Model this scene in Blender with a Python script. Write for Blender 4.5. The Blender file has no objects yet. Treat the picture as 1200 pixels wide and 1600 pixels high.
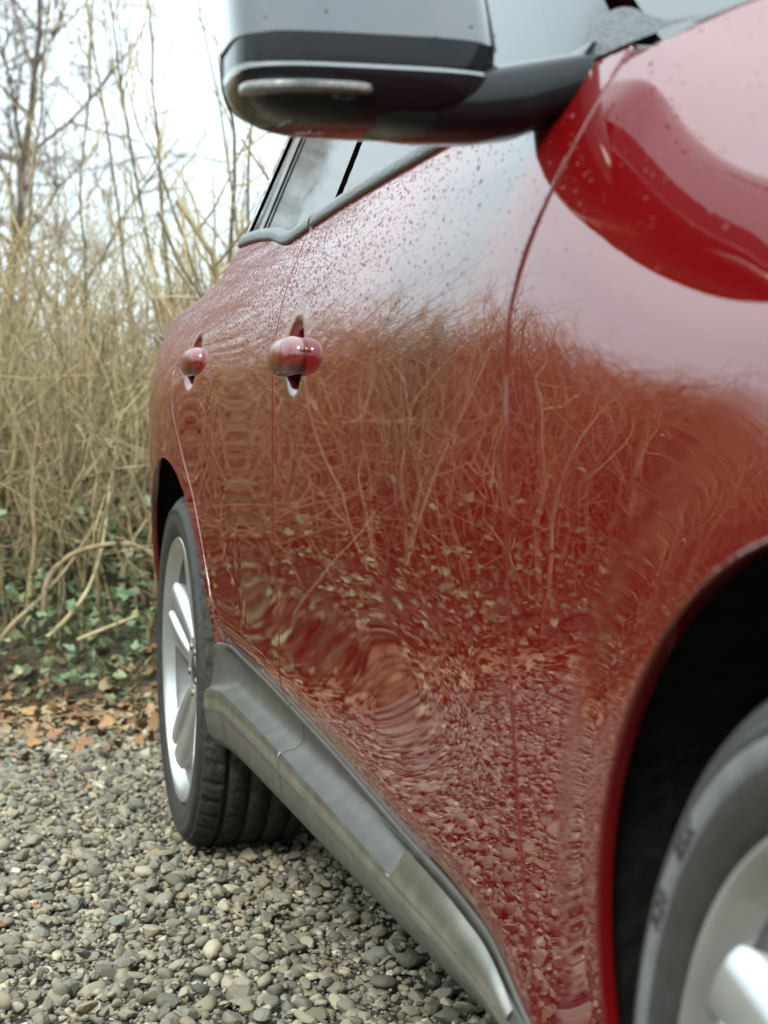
import bpy, bmesh, math, random
import numpy as np
from mathutils import Matrix, Vector
random.seed(7); rng = np.random.default_rng(11)
C = bpy.context.scene.collection
# ------------------------------------------------------------------ camera
FPX, YAW, PITCH, CH = 2800.0, 0.2446, 0.045, 0.808      # focal length in 1200x1600 pixels
cy_, sy_, cp_, sp_ = math.cos(YAW), math.sin(YAW), math.cos(PITCH), math.sin(PITCH)
FW = Vector((sy_*cp_, cy_*cp_, -sp_)); RT = Vector((cy_, -sy_, 0)); UP = RT.cross(FW)
cam = bpy.data.cameras.new('camera'); camo = bpy.data.objects.new('camera', cam); C.objects.link(camo)
camo.matrix_world = Matrix(((RT.x, UP.x, -FW.x, 0), (RT.y, UP.y, -FW.y, 0), (RT.z, UP.z, -FW.z, CH), (0, 0, 0, 1)))
cam.sensor_width = 36; cam.sensor_fit = 'AUTO'; cam.lens = FPX/1600*36
cam.clip_start = .05; cam.clip_end = 3000
cam.dof.use_dof = True; cam.dof.focus_distance = 2.55; cam.dof.aperture_fstop = 7.0
bpy.context.scene.camera = camo
# ------------------------------------------------------------------ sky, sun, exposure
SUN_EL, SUN_AZ = math.radians(42), math.radians(215)      # azimuth from +Y clockwise
w = bpy.data.worlds.new('World'); bpy.context.scene.world = w; w.use_nodes = True
nt = w.node_tree; bg = nt.nodes['Background']; bg.inputs['Strength'].default_value = .1
sky = nt.nodes.new('ShaderNodeTexSky'); sky.sky_type = 'NISHITA'; sky.sun_disc = False
sky.sun_elevation = SUN_EL; sky.sun_rotation = SUN_AZ; sky.air_density = 1.0; sky.dust_density = 3.0
tc = nt.nodes.new('ShaderNodeTexCoord'); mp = nt.nodes.new('ShaderNodeMapping'); mp.inputs['Scale'].default_value = (1.2, 1.2, 3.0)
nz = nt.nodes.new('ShaderNodeTexNoise'); nz.inputs['Scale'].default_value = 2.2; nz.inputs['Detail'].default_value = 5
cr = nt.nodes.new('ShaderNodeValToRGB')
cr.color_ramp.elements[0].position = .3; cr.color_ramp.elements[0].color = (.59, .74, .79, 1)
cr.color_ramp.elements[1].position = .7; cr.color_ramp.elements[1].color = (.77, .87, .90, 1)
sc = nt.nodes.new('ShaderNodeVectorMath'); sc.operation = 'SCALE'; sc.inputs['Scale'].default_value = 9.6
mx = nt.nodes.new('ShaderNodeMix'); mx.data_type = 'RGBA'; mx.inputs[0].default_value = .9
L = nt.links.new
L(tc.outputs['Generated'], mp.inputs['Vector']); L(mp.outputs['Vector'], nz.inputs['Vector']); L(nz.outputs['Fac'], cr.inputs['Fac'])
# overcast sky: luminance rises towards the zenith (CIE overcast)
sxyz = nt.nodes.new('ShaderNodeSeparateXYZ'); ov = nt.nodes.new('ShaderNodeMath'); ov.operation = 'MULTIPLY_ADD'; ov.inputs[1].default_value = 12.5; ov.inputs[2].default_value = 7.4; ov.use_clamp = False
mxz = nt.nodes.new('ShaderNodeMath'); mxz.operation = 'MAXIMUM'; mxz.inputs[1].default_value = 0
L(tc.outputs['Generated'], sxyz.inputs[0]); L(sxyz.outputs['Z'], mxz.inputs[0]); L(mxz.outputs[0], ov.inputs[0]); L(ov.outputs[0], sc.inputs['Scale'])
L(cr.outputs['Color'], sc.inputs[0]); L(sky.outputs['Color'], mx.inputs[6]); L(sc.outputs['Vector'], mx.inputs[7]); L(mx.outputs[2], bg.inputs['Color'])
sun = bpy.data.lights.new('sun', 'SUN'); sun.energy = 1.5; sun.angle = math.radians(16); sun.color = (1, .95, .86)
suno = bpy.data.objects.new('sun', sun); C.objects.link(suno)
sd = Vector((math.sin(SUN_AZ)*math.cos(SUN_EL), math.cos(SUN_AZ)*math.cos(SUN_EL), math.sin(SUN_EL)))
suno.rotation_euler = sd.to_track_quat('Z', 'Y').to_euler(); suno.location = sd*20
vs = bpy.context.scene.view_settings; vs.view_transform = 'Standard'; vs.look = 'None'; vs.exposure = 1.2; vs.gamma = 1
cy = bpy.context.scene.cycles; cy.max_bounces = 5; cy.diffuse_bounces = 2; cy.glossy_bounces = 4; cy.transparent_max_bounces = 8; cy.caustics_reflective = False; cy.caustics_refractive = False
# ------------------------------------------------------------------ helpers
def pix(px, py, X=None, Y=None, Z=None):
    d = FW + RT*((px-600)/FPX) - UP*((py-800)/FPX)
    t = X/d.x if X is not None else Y/d.y if Y is not None else (Z-CH)/d.z
    return Vector((0, 0, CH)) + d*t
def link(name, me, mat=None, parent=None):
    o = bpy.data.objects.new(name, me); C.objects.link(o)
    if mat is not None and me is not None: me.materials.append(mat)
    if parent is not None: o.parent = parent
    return o
def mesh(name, v, f, mat=None, parent=None, smooth=True):
    me = bpy.data.meshes.new(name)
    me.from_pydata([tuple(map(float, q)) for q in v], [], [tuple(map(int, q)) for q in f])
    if smooth: me.polygons.foreach_set('use_smooth', np.ones(len(me.polygons), bool))
    me.update()
    return link(name, me, mat, parent)
def np_mesh(name, v, f, smooth=True):
    """v (n,3), f (m,k) equal-size faces"""
    v = np.asarray(v, np.float32); f = np.asarray(f, np.int32); k = f.shape[1]
    me = bpy.data.meshes.new(name)
    me.vertices.add(len(v)); me.vertices.foreach_set('co', v.ravel())
    me.loops.add(f.size); me.loops.foreach_set('vertex_index', f.ravel())
    me.polygons.add(len(f)); me.polygons.foreach_set('loop_start', np.arange(len(f), dtype=np.int32)*k)
    me.polygons.foreach_set('use_smooth', np.full(len(f), smooth))
    me.update(calc_edges=True)
    return me
def bm_obj(name, bm, mat, parent=None, smooth=True):
    me = bpy.data.meshes.new(name); bm.normal_update(); bm.to_mesh(me); bm.free()
    me.polygons.foreach_set('use_smooth', np.full(len(me.polygons), smooth))
    return link(name, me, mat, parent)
def tag(o, label=None, cat=None, group=None, kind=None):
    if label: o['label'] = label
    if cat: o['category'] = cat
    if group: o['group'] = group
    if kind: o['kind'] = kind
    return o
def empty(name, loc=(0, 0, 0)):
    o = bpy.data.objects.new(name, None); C.objects.link(o); o.location = loc; o.empty_display_size = .1
    return o
def tubes(P, R, n=4):
    """P (N,K,3) polylines, R (N,K) radii -> verts, quads"""
    N, K, _ = P.shape
    T = np.gradient(P, axis=1); T /= np.linalg.norm(T, axis=2, keepdims=True)+1e-9
    ref = np.where(np.abs(T[:, :, 2:3]) > .8, np.array([1., 0, 0]), np.array([0, 0, 1.]))
    ref = np.broadcast_to(ref[:, :1], T.shape)
    A = np.cross(T, ref); A /= np.linalg.norm(A, axis=2, keepdims=True)+1e-9
    B = np.cross(T, A)
    th = np.arange(n)*2*np.pi/n
    V = P[:, :, None]+R[:, :, None, None]*(A[:, :, None]*np.cos(th)[:, None]+B[:, :, None]*np.sin(th)[:, None])
    idx = np.arange(N*K*n).reshape(N, K, n)
    a = idx[:, :-1]; b = np.roll(a, -1, 2); d = idx[:, 1:]; c = np.roll(d, -1, 2)
    F = np.stack([a, b, c, d], -1).reshape(-1, 4)
    return V.reshape(-1, 3), F
def sstep(a, b, x):
    t = np.clip((np.asarray(x, float)-a)/(b-a), 0, 1); return t*t*(3-2*t)
def spl(xs, ys):
    """smooth cubic (Catmull-Rom) interpolation with linear extrapolation"""
    xs = np.array(xs, float); ys = np.array(ys, float); m = np.gradient(ys, xs)
    def f(x):
        x = np.asarray(x, float); i = np.clip(np.searchsorted(xs, x)-1, 0, len(xs)-2)
        h = xs[i+1]-xs[i]; t = (x-xs[i])/h; tc = np.clip(t, 0, 1)
        r = (2*tc**3-3*tc**2+1)*ys[i]+(tc**3-2*tc**2+tc)*h*m[i]+(-2*tc**3+3*tc**2)*ys[i+1]+(tc**3-tc**2)*h*m[i+1]
        return r+(t-tc)*h*np.where(t < 0, m[i], m[i+1])
    return f
# ------------------------------------------------------------------ materials
def mat(name):
    m = bpy.data.materials.new(name); m.use_nodes = True
    return m, m.node_tree, m.node_tree.nodes['Principled BSDF']
def N(nt, t, **kw):
    n = nt.nodes.new(t)
    for k, v in kw.items():
        if hasattr(n, k): setattr(n, k, v)
        else: n.inputs[k].default_value = v
    return n
def simple(name, col, rough=.5, metal=0., noise=.15, nscale=40., bump=0., coat=0., spec=.5):
    m, t, b = mat(name)
    b.inputs['Roughness'].default_value = rough; b.inputs['Metallic'].default_value = metal
    b.inputs['Coat Weight'].default_value = coat; b.inputs['Specular IOR Level'].default_value = spec
    tcn = N(t, 'ShaderNodeTexCoord'); nn = N(t, 'ShaderNodeTexNoise'); nn.inputs['Scale'].default_value = nscale; nn.inputs['Detail'].default_value = 6
    r = N(t, 'ShaderNodeValToRGB')
    r.color_ramp.elements[0].position = .3; r.color_ramp.elements[1].position = .7
    r.color_ramp.elements[0].color = tuple(c*(1-noise) for c in col)+(1,); r.color_ramp.elements[1].color = tuple(min(1, c*(1+noise)) for c in col)+(1,)
    t.links.new(tcn.outputs['Object'], nn.inputs['Vector']); t.links.new(nn.outputs['Fac'], r.inputs['Fac']); t.links.new(r.outputs['Color'], b.inputs['Base Color'])
    if bump:
        bp = N(t, 'ShaderNodeBump'); bp.inputs['Strength'].default_value = bump; bp.inputs['Distance'].default_value = .004
        t.links.new(nn.outputs['Fac'], bp.inputs['Height']); t.links.new(bp.outputs['Normal'], b.inputs['Normal'])
    return m
def island_mat(name, cols, rough=.8, detail=0., dscale=60., bump=0., spec=.3, hue=0.):
    """colour picked per loose piece from a ramp, with fine grain"""
    m, t, b = mat(name); b.inputs['Roughness'].default_value = rough; b.inputs['Specular IOR Level'].default_value = spec
    g = N(t, 'ShaderNodeNewGeometry'); oi = N(t, 'ShaderNodeObjectInfo')
    ad = N(t, 'ShaderNodeMath', operation='ADD'); fr = N(t, 'ShaderNodeMath', operation='FRACT')
    t.links.new(g.outputs['Random Per Island'], ad.inputs[0]); t.links.new(oi.outputs['Random'], ad.inputs[1]); t.links.new(ad.outputs[0], fr.inputs[0])
    r = N(t, 'ShaderNodeValToRGB'); e = r.color_ramp.elements
    while len(e) < len(cols): e.new(.5)
    for i, c in enumerate(cols): e[i].position = (i+.0)/len(cols); e[i].color = tuple(c)+(1,)
    r.color_ramp.interpolation = 'LINEAR'
    t.links.new(fr.outputs[0], r.inputs['Fac'])
    out = r.outputs['Color']
    if detail:
        tcn = N(t, 'ShaderNodeTexCoord'); nn = N(t, 'ShaderNodeTexNoise'); nn.inputs['Scale'].default_value = dscale; nn.inputs['Detail'].default_value = 5
        t.links.new(tcn.outputs['Object'], nn.inputs['Vector'])
        mr = N(t, 'ShaderNodeMapRange'); mr.inputs['From Min'].default_value = .3; mr.inputs['From Max'].default_value = .7
        mr.inputs['To Min'].default_value = 1-detail; mr.inputs['To Max'].default_value = 1+detail
        t.links.new(nn.outputs['Fac'], mr.inputs['Value'])
        vm = N(t, 'ShaderNodeVectorMath', operation='SCALE'); t.links.new(out, vm.inputs[0]); t.links.new(mr.outputs[0], vm.inputs['Scale']); out = vm.outputs['Vector']
        if bump:
            bp = N(t, 'ShaderNodeBump'); bp.inputs['Strength'].default_value = bump; bp.inputs['Distance'].default_value = .003
            t.links.new(nn.outputs['Fac'], bp.inputs['Height']); t.links.new(bp.outputs['Normal'], b.inputs['Normal'])
    t.links.new(out, b.inputs['Base Color'])
    return m
def paint_mat(name, drops):
    m, t, b = mat(name)
    b.inputs['Roughness'].default_value = .5; b.inputs['Metallic'].default_value = 0
    b.inputs['Coat Weight'].default_value = 1; b.inputs['Coat Roughness'].default_value = 0.0; b.inputs['Coat IOR'].default_value = 2.0
    b.inputs['Specular IOR Level'].default_value = 0
    tcn = N(t, 'ShaderNodeTexCoord')
    n1 = N(t, 'ShaderNodeTexNoise'); n1.inputs['Scale'].default_value = 5; n1.inputs['Detail'].default_value = 3
    r = N(t, 'ShaderNodeValToRGB'); r.color_ramp.elements[0].color = (.112, .0018, .0026, 1); r.color_ramp.elements[1].color = (.135, .0024, .0032, 1)
    t.links.new(tcn.outputs['Object'], n1.inputs['Vector']); t.links.new(n1.outputs['Fac'], r.inputs['Fac']); t.links.new(r.outputs['Color'], b.inputs['Base Color'])
    # rain beads: small droplets, thick on the upper shoulder where rain lands, thinning out lower down
    sep = N(t, 'ShaderNodeSeparateXYZ'); t.links.new(tcn.outputs['Object'], sep.inputs[0])
    hz = N(t, 'ShaderNodeMapRange', interpolation_type='SMOOTHSTEP'); hz.inputs['From Min'].default_value = .85; hz.inputs['From Max'].default_value = 1.02
    t.links.new(sep.outputs['Z'], hz.inputs['Value'])
    ry = N(t, 'ShaderNodeMapRange', interpolation_type='SMOOTHSTEP'); ry.inputs['From Min'].default_value = 1.35; ry.inputs['From Max'].default_value = 2.3
    ry.inputs['To Min'].default_value = .02; ry.inputs['To Max'].default_value = 1
    t.links.new(sep.outputs['Y'], ry.inputs['Value'])
    mk = N(t, 'ShaderNodeMath', operation='MULTIPLY'); t.links.new(hz.outputs[0], mk.inputs[0]); t.links.new(ry.outputs[0], mk.inputs[1])
    vo = N(t, 'ShaderNodeTexVoronoi', feature='SMOOTH_F1'); vo.inputs['Scale'].default_value = 300; vo.inputs['Smoothness'].default_value = .3
    n2 = N(t, 'ShaderNodeTexNoise'); n2.inputs['Scale'].default_value = 45; n2.inputs['Detail'].default_value = 3
    mpn = N(t, 'ShaderNodeMapping'); mpn.inputs['Scale'].default_value = (1, .6, 1)
    t.links.new(tcn.outputs['Object'], mpn.inputs['Vector']); t.links.new(mpn.outputs['Vector'], vo.inputs['Vector']); t.links.new(tcn.outputs['Object'], n2.inputs['Vector'])
    drop = N(t, 'ShaderNodeMapRange', interpolation_type='SMOOTHSTEP'); drop.inputs['From Min'].default_value = .50; drop.inputs['From Max'].default_value = .15
    t.links.new(vo.outputs['Distance'], drop.inputs['Value'])
    pm = N(t, 'ShaderNodeMapRange'); pm.inputs['From Min'].default_value = .28; pm.inputs['From Max'].default_value = .58
    t.links.new(n2.outputs['Fac'], pm.inputs['Value'])
    m1 = N(t, 'ShaderNodeMath', operation='MULTIPLY'); t.links.new(drop.outputs[0], m1.inputs[0]); t.links.new(pm.outputs[0], m1.inputs[1])
    m2 = N(t, 'ShaderNodeMath', operation='MULTIPLY'); t.links.new(m1.outputs[0], m2.inputs[0]); t.links.new(mk.outputs[0], m2.inputs[1])
    bp = N(t, 'ShaderNodeBump'); bp.inputs['Strength'].default_value = drops; bp.inputs['Distance'].default_value = .0065
    t.links.new(m2.outputs[0], bp.inputs['Height'])
    # orange peel of the lacquer
    n3 = N(t, 'ShaderNodeTexNoise'); n3.inputs['Scale'].default_value = 38; n3.inputs['Detail'].default_value = 2
    t.links.new(tcn.outputs['Object'], n3.inputs['Vector'])
    b2 = N(t, 'ShaderNodeBump'); b2.inputs['Strength'].default_value = .15; b2.inputs['Distance'].default_value = .0001
    t.links.new(n3.outputs['Fac'], b2.inputs['Height']); t.links.new(bp.outputs['Normal'], b2.inputs['Normal'])
    t.links.new(b2.outputs['Normal'], b.inputs['Normal']); t.links.new(b2.outputs['Normal'], b.inputs['Coat Normal'])
    return m
def glass_mat(name, tint):
    m = bpy.data.materials.new(name); m.use_nodes = True; t = m.node_tree; t.nodes.remove(t.nodes['Principled BSDF'])
    out = t.nodes['Material Output']; tr = N(t, 'ShaderNodeBsdfTransparent'); tr.inputs['Color'].default_value = tint+(1,)
    gl = N(t, 'ShaderNodeBsdfGlossy'); gl.inputs['Roughness'].default_value = .02
    fr = N(t, 'ShaderNodeFresnel'); fr.inputs['IOR'].default_value = 2.1
    mx = N(t, 'ShaderNodeMixShader'); t.links.new(fr.outputs[0], mx.inputs[0]); t.links.new(tr.outputs[0], mx.inputs[1]); t.links.new(gl.outputs[0], mx.inputs[2])
    nn = N(t, 'ShaderNodeTexNoise'); nn.inputs['Scale'].default_value = 120; nn.inputs['Detail'].default_value = 2
    tcn = N(t, 'ShaderNodeTexCoord'); t.links.new(tcn.outputs['Object'], nn.inputs['Vector'])
    bp = N(t, 'ShaderNodeBump'); bp.inputs['Strength'].default_value = .25; bp.inputs['Distance'].default_value = .0004
    t.links.new(nn.outputs['Fac'], bp.inputs['Height']); t.links.new(bp.outputs['Normal'], gl.inputs['Normal'])
    t.links.new(mx.outputs[0], out.inputs['Surface'])
    return m
M = dict(
    paint=paint_mat('red_paint', .12), dry=paint_mat('red_paint_sheltered', .06), glass=glass_mat('window_glass', (.55, .64, .60)),
    sill=simple('grey_plastic', (.062, .060, .052), .42, 0, .25, 30, .02),
    insert=simple('polished_trim', (.32, .32, .285), .24, .85, .25, 22, .02),
    belt=simple('satin_trim', (.12, .127, .13), .4, .3, .4, 260, .8),
    black=simple('black_plastic', (.012, .012, .014), .28, 0, .2, 60, 0, .3),
    gloss=simple('piano_black', (.005, .005, .007), .06, 0, .1, 30, 0, 0, .35),
    cap=simple('grey_cap', (.048, .050, .056), .10, .6, .06, 180, .1, 1),
    liner=simple('felt_liner', (.012, .0115, .0105), .95, 0, .5, 60, .6, 0, .1),
    rubber=simple('tyre_rubber', (.028, .027, .025), .62, 0, .35, 70, .25, 0, .35),
    dirt=island_mat('tyre_tread', [(.022, .021, .019), (.03, .028, .024)], .8, .6, 90, .5),
    side=simple('tyre_sidewall', (.034, .034, .033), .4, 0, .2, 60, .1),
    band=simple('tyre_band', (.13, .13, .137), .38, 0, .2, 40, .1),
    alloy=simple('silver_alloy', (.58, .59, .60), .28, .85, .16, 9, 0, .6),
    barrel=simple('dark_alloy', (.11, .11, .11), .45, .5, .25, 25),
    steel=simple('brake_steel', (.25, .23, .21), .4, .8, .35, 35),
    strip=simple('bright_strip', (.16, .165, .17), .2, .5, .08, 60, 0, 1),
    lens=simple('clear_lens', (.15, .15, .14), .15, .2, .3, 260, .4, 1),
    seat=simple('seat_cloth', (.03, .03, .032), .9, 0, .3, 120, .2),
    seam=simple('dark_gap', (.008, .006, .006), .8, 0, .2, 30),
)
# ================================================================== THE SETTING
soil = simple('soil', (.085, .075, .055), .95, 0, .45, 9, .6)
def ground_h(x, y):
    """flat drive, a low bank under the hedge"""
    d = np.asarray(y, float)-edge_y(x)
    dl = -3.6-np.asarray(x, float)
    d = np.maximum(d, dl)
    return .42*sstep(.2, 1.5, d)+1.5*sstep(3, 26, d)
def edge_y(x):
    x = np.asarray(x, float); return 4.86+.05*np.sin(x*2.3)+.03*np.sin(x*7.1+1)-.04*x
# ground sheet
g = np.unique(np.concatenate([np.linspace(-6, 6, 97), np.sign(np.linspace(-1, 1, 41))*(6+np.abs(np.linspace(-1, 1, 41))**3*600)]))
gy = np.unique(np.concatenate([np.linspace(-4, 9, 105), -4-np.linspace(0, 1, 14)**3*600, 9+np.linspace(0, 1, 20)**3*900]))
GX, GY = np.meshgrid(g, gy, indexing='ij'); GZ = ground_h(GX, GY)-.014
gv = np.stack([GX, GY, GZ], -1).reshape(-1, 3); ii = np.arange(len(gv)).reshape(GX.shape)
gf = np.stack([ii[:-1, :-1], ii[1:, :-1], ii[1:, 1:], ii[:-1, 1:]], -1).reshape(-1, 4)
gm, t, b = mat('ground_earth'); b.inputs['Roughness'].default_value = .95
tcn = N(t, 'ShaderNodeTexCoord'); sp = N(t, 'ShaderNodeSeparateXYZ'); t.links.new(tcn.outputs['Object'], sp.inputs[0])
far = N(t, 'ShaderNodeMapRange', interpolation_type='SMOOTHSTEP'); far.inputs['From Min'].default_value = 9.0; far.inputs['From Max'].default_value = 11; t.links.new(sp.outputs['Y'], far.inputs['Value'])
nn = N(t, 'ShaderNodeTexNoise'); nn.inputs['Scale'].default_value = 6; nn.inputs['Detail'].default_value = 8; t.links.new(tcn.outputs['Object'], nn.inputs['Vector'])
r1 = N(t, 'ShaderNodeValToRGB'); r1.color_ramp.elements[0].color = (.045, .038, .026, 1); r1.color_ramp.elements[1].color = (.14, .115, .075, 1); t.links.new(nn.outputs['Fac'], r1.inputs['Fac'])
n5 = N(t, 'ShaderNodeTexNoise'); n5.inputs['Scale'].default_value = .35; n5.inputs['Detail'].default_value = 8; t.links.new(tcn.outputs['Object'], n5.inputs['Vector'])
r2 = N(t, 'ShaderNodeValToRGB'); r2.color_ramp.elements[0].color = (.26, .21, .10, 1); r2.color_ramp.elements[1].color = (.40, .33, .17, 1); t.links.new(n5.outputs['Fac'], r2.inputs['Fac'])
mx = N(t, 'ShaderNodeMix', data_type='RGBA'); t.links.new(far.outputs[0], mx.inputs[0]); t.links.new(r1.outputs['Color'], mx.inputs[6]); t.links.new(r2.outputs['Color'], mx.inputs[7]); t.links.new(mx.outputs[2], b.inputs['Base Color'])
bp = N(t, 'ShaderNodeBump'); bp.inputs['Strength'].default_value = .6; bp.inputs['Distance'].default_value = .02; t.links.new(nn.outputs['Fac'], bp.inputs['Height']); t.links.new(bp.outputs['Normal'], b.inputs['Normal'])
ground = tag(link('ground', np_mesh('ground', gv, gf), gm), 'bare earth under the hedge with a straw coloured field beyond', 'ground', kind='structure')

# ---- gravel
stone_cols = [(0.162, 0.144, 0.103), (0.249, 0.215, 0.144), (0.094, 0.091, 0.076), (0.195, 0.173, 0.12), (0.297, 0.261, 0.182), (0.135, 0.134, 0.108), (0.216, 0.183, 0.118), (0.074, 0.072, 0.058), (0.176, 0.163, 0.124), (0.338, 0.294, 0.206), (0.118, 0.108, 0.08), (0.244, 0.193, 0.111), (0.155, 0.16, 0.133), (0.195, 0.177, 0.133), (0.091, 0.082, 0.061), (0.419, 0.372, 0.264), (0.162, 0.144, 0.106)]
stone_m = island_mat('gravel_stone', stone_cols, .62, .32, 70, .35, .4)
def ico(sub):
    bm = bmesh.new(); bmesh.ops.create_icosphere(bm, subdivisions=sub, radius=1)
    v = np.array([p.co[:] for p in bm.verts]); f = np.array([[q.index for q in p.verts] for p in bm.faces]); bm.free(); return v, f
def stone_variants(sub, n):
    v, f = ico(sub); out = []
    for k in range(n):
        q = v.copy()
        sharp = rng.random()
        for _ in range(int(5+9*sharp)):                     # knock flats off a pebble
            d = rng.normal(size=3); d /= np.linalg.norm(d); lim = rng.uniform(.5, .85)
            h = q@d; q = q-np.outer(np.maximum(h-lim, 0), d)*.95
        q += .05*np.sin(q@rng.normal(size=(3, 3))*2.5+rng.uniform(0, 6, 3))
        q *= np.array([1, rng.uniform(.62, .95), rng.uniform(.42, .72)])
        out.append(q)
    return np.array(out), f
def rotmats(n, tilt):
    a = rng.uniform(0, 2*np.pi, n); tx = rng.normal(0, tilt, n); ty = rng.normal(0, tilt, n)
    ca, sa = np.cos(a), np.sin(a); cx, sx = np.cos(tx), np.sin(tx); c2, s2 = np.cos(ty), np.sin(ty)
    Z = np.zeros(n); O = np.ones(n)
    Rz = np.stack([ca, -sa, Z, sa, ca, Z, Z, Z, O], 1).reshape(n, 3, 3)
    Rx = np.stack([O, Z, Z, Z, cx, -sx, Z, sx, cx], 1).reshape(n, 3, 3)
    Ry = np.stack([c2, Z, s2, Z, O, Z, -s2, Z, c2], 1).reshape(n, 3, 3)
    return Rx@Ry@Rz
def scatter_sites(x0, x1, y0, y1, pitch):
    nx, ny = int((x1-x0)/pitch), int((y1-y0)/pitch)
    X, Y = np.meshgrid(np.arange(nx), np.arange(ny)); X = x0+(X.ravel()+rng.uniform(-.1, 1.1, X.size))*pitch; Y = y0+(Y.ravel()+rng.uniform(-.1, 1.1, Y.size))*pitch
    k = Y < edge_y(X)+rng.normal(0, .07, len(X))
    return X[k], Y[k]
def stones(X, Y, Z, size, var, tilt):
    V, F = var; n = len(X); k = rng.integers(0, len(V), n); Rm = rotmats(n, tilt)
    W = np.einsum('nij,nkj->nki', Rm, V[k])*size[:, None, None]+np.stack([X, Y, Z], 1)[:, None]
    flat.append(np.repeat(k % 5 > 0, len(F)))
    Fi = (F[None]+(np.arange(n)*V.shape[1])[:, None, None]).reshape(-1, 3)
    return W.reshape(-1, 3), Fi, k, Rm
drive_v = []; drive_f = []; off = 0; flat = []
varA = stone_variants(2, 26); varB = stone_variants(1, 14)
YF, YR = .832, 3.482
def sz(n, med, s=.32): return np.clip(med*np.exp(rng.normal(0, s, n)), .005, .024)
Xa, Ya = scatter_sites(-.12, 1.15, 2.2, 5.05, .0148); Sa = sz(len(Xa), .0098, .42)
Za = rng.uniform(-.015, .006, len(Xa))
# tops of the stones close to the lens become pieces of their own
P = np.stack([Xa, Ya, Za], 1)-np.array([0, 0, CH]); dz = P@np.array(FW); px = 600+FPX*(P@np.array(RT))/dz; py = 800-FPX*(P@np.array(UP))/dz
vis = (px > -5) & (px < 700-np.maximum(0, 1500-py)*.8) & (py < 1605) & (py > 1200) & (Za > -.004)
score = np.where(vis, Sa/dz, -1); big = np.argsort(-score)[:300]
rest = np.ones(len(Xa), bool); rest[big] = False
Xg, Yg = scatter_sites(-.1, 1.0, 2.25, 4.6, .0125); v0, f0, _, _ = stones(Xg, Yg, rng.uniform(-.012, .001, len(Xg)), np.clip(.0042*np.exp(rng.normal(0, .3, len(Xg))), .002, .008), varB, .5); drive_v.append(v0); drive_f.append(f0); off = len(v0)
v, f, _, _ = stones(Xa[rest], Ya[rest], Za[rest], Sa[rest], varA, .35); drive_v.append(v); drive_f.append(f+off); off += len(v)
for (x0, x1, y0, y1, pt, med) in [(-1.2, -.12, -.5, 5.25, .022, .0135), (-.12, 1.15, -.5, 2.2, .021, .013), (1.15, 2.8, -.5, 5.25, .036, .02), (-3.6, -1.2, -1.5, 5.25, .034, .02)]:
    X, Y = scatter_sites(x0, x1, y0, y1, pt); v, f, _, _ = stones(X, Y, rng.uniform(-.012, .003, len(X)), sz(len(X), med), varB, .35)
    drive_v.append(v); drive_f.append(f+off); off += len(v)
gdrive = np.array([[-3.7, -1.6], [2.9, -1.6], [2.9, 5.0], [-3.7, 5.0]])
nx = 60; ex = np.linspace(-3.7, 2.9, nx)
dv = [(x, -1.6, -.009) for x in ex]+[(x, float(edge_y(x))+.03, -.009) for x in ex]
drive = mesh('gravel_drive', dv, [(i, i+1, nx+i+1, nx+i) for i in range(nx-1)], simple('drive_grit', (.04, .037, .03), .95, 0, .5, 180, .8))
tag(drive, 'grey brown gravel drive of loose rounded pebbles under the car', 'gravel drive', kind='structure')
gme = np_mesh('gravel', np.concatenate(drive_v), np.concatenate(drive_f)); gme.polygons.foreach_set('use_smooth', ~np.concatenate(flat))
tag(link('gravel', gme, stone_m, drive), kind='stuff')
var_me = []
for k in range(len(varA[0])):
    me = np_mesh('stone', varA[0][k], varA[1], k % 5 <= 0); me.materials.append(stone_m); var_me.append(me)
for i in big:
    o = link('stone', var_me[int(rng.integers(len(var_me)))], None, drive)
    o.location = (Xa[i], Ya[i], Za[i]+.003); o.scale = (Sa[i],)*3; o.rotation_euler = (rng.normal(0, .3), rng.normal(0, .3), rng.uniform(0, 6.28))

# ================================================================== HEDGE AND TREES
stem_m = island_mat('hedge_stem', [(0.39, 0.312, 0.172), (0.265, 0.2, 0.108), (0.468, 0.386, 0.236), (0.328, 0.259, 0.144), (0.187, 0.137, 0.086), (0.429, 0.349, 0.187), (0.359, 0.304, 0.172)], .8, .25, 30, .2)
dark_stem = island_mat('bark', [(0.078, 0.06, 0.042), (0.12, 0.095, 0.062), (0.06, 0.046, 0.034), (0.096, 0.075, 0.056)], .85, .3, 25, .3)
twig_m = island_mat('tree_twig', [(0.109, 0.075, 0.066), (0.147, 0.102, 0.078), (0.09, 0.06, 0.054), (0.16, 0.12, 0.09)], .85)
def canes(n, x, y, hmin, hmax, lean, r0, K=9):
    h = rng.uniform(hmin, hmax, n)*(.6+.4*rng.random(n)); t = np.linspace(0, 1, K)
    az = rng.uniform(0, 2*np.pi, n); ln = np.abs(rng.normal(0, lean, n)); wob = rng.normal(0, .035, (n, K, 2)).cumsum(1)*t[None, :, None]*1.4
    P = np.zeros((n, K, 3))
    P[:, :, 0] = x[:, None]+np.cos(az)[:, None]*ln[:, None]*h[:, None]*t**1.6+wob[:, :, 0]
    P[:, :, 1] = y[:, None]+np.sin(az)[:, None]*ln[:, None]*h[:, None]*t**1.6+wob[:, :, 1]
    P[:, :, 2] = ground_h(x, y)[:, None]-.05+h[:, None]*(t-.18*ln[:, None]*t**2)
    R = (r0*np.exp(rng.normal(0, .55, n)))[:, None]*(1-.8*t)
    return P, R
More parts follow.
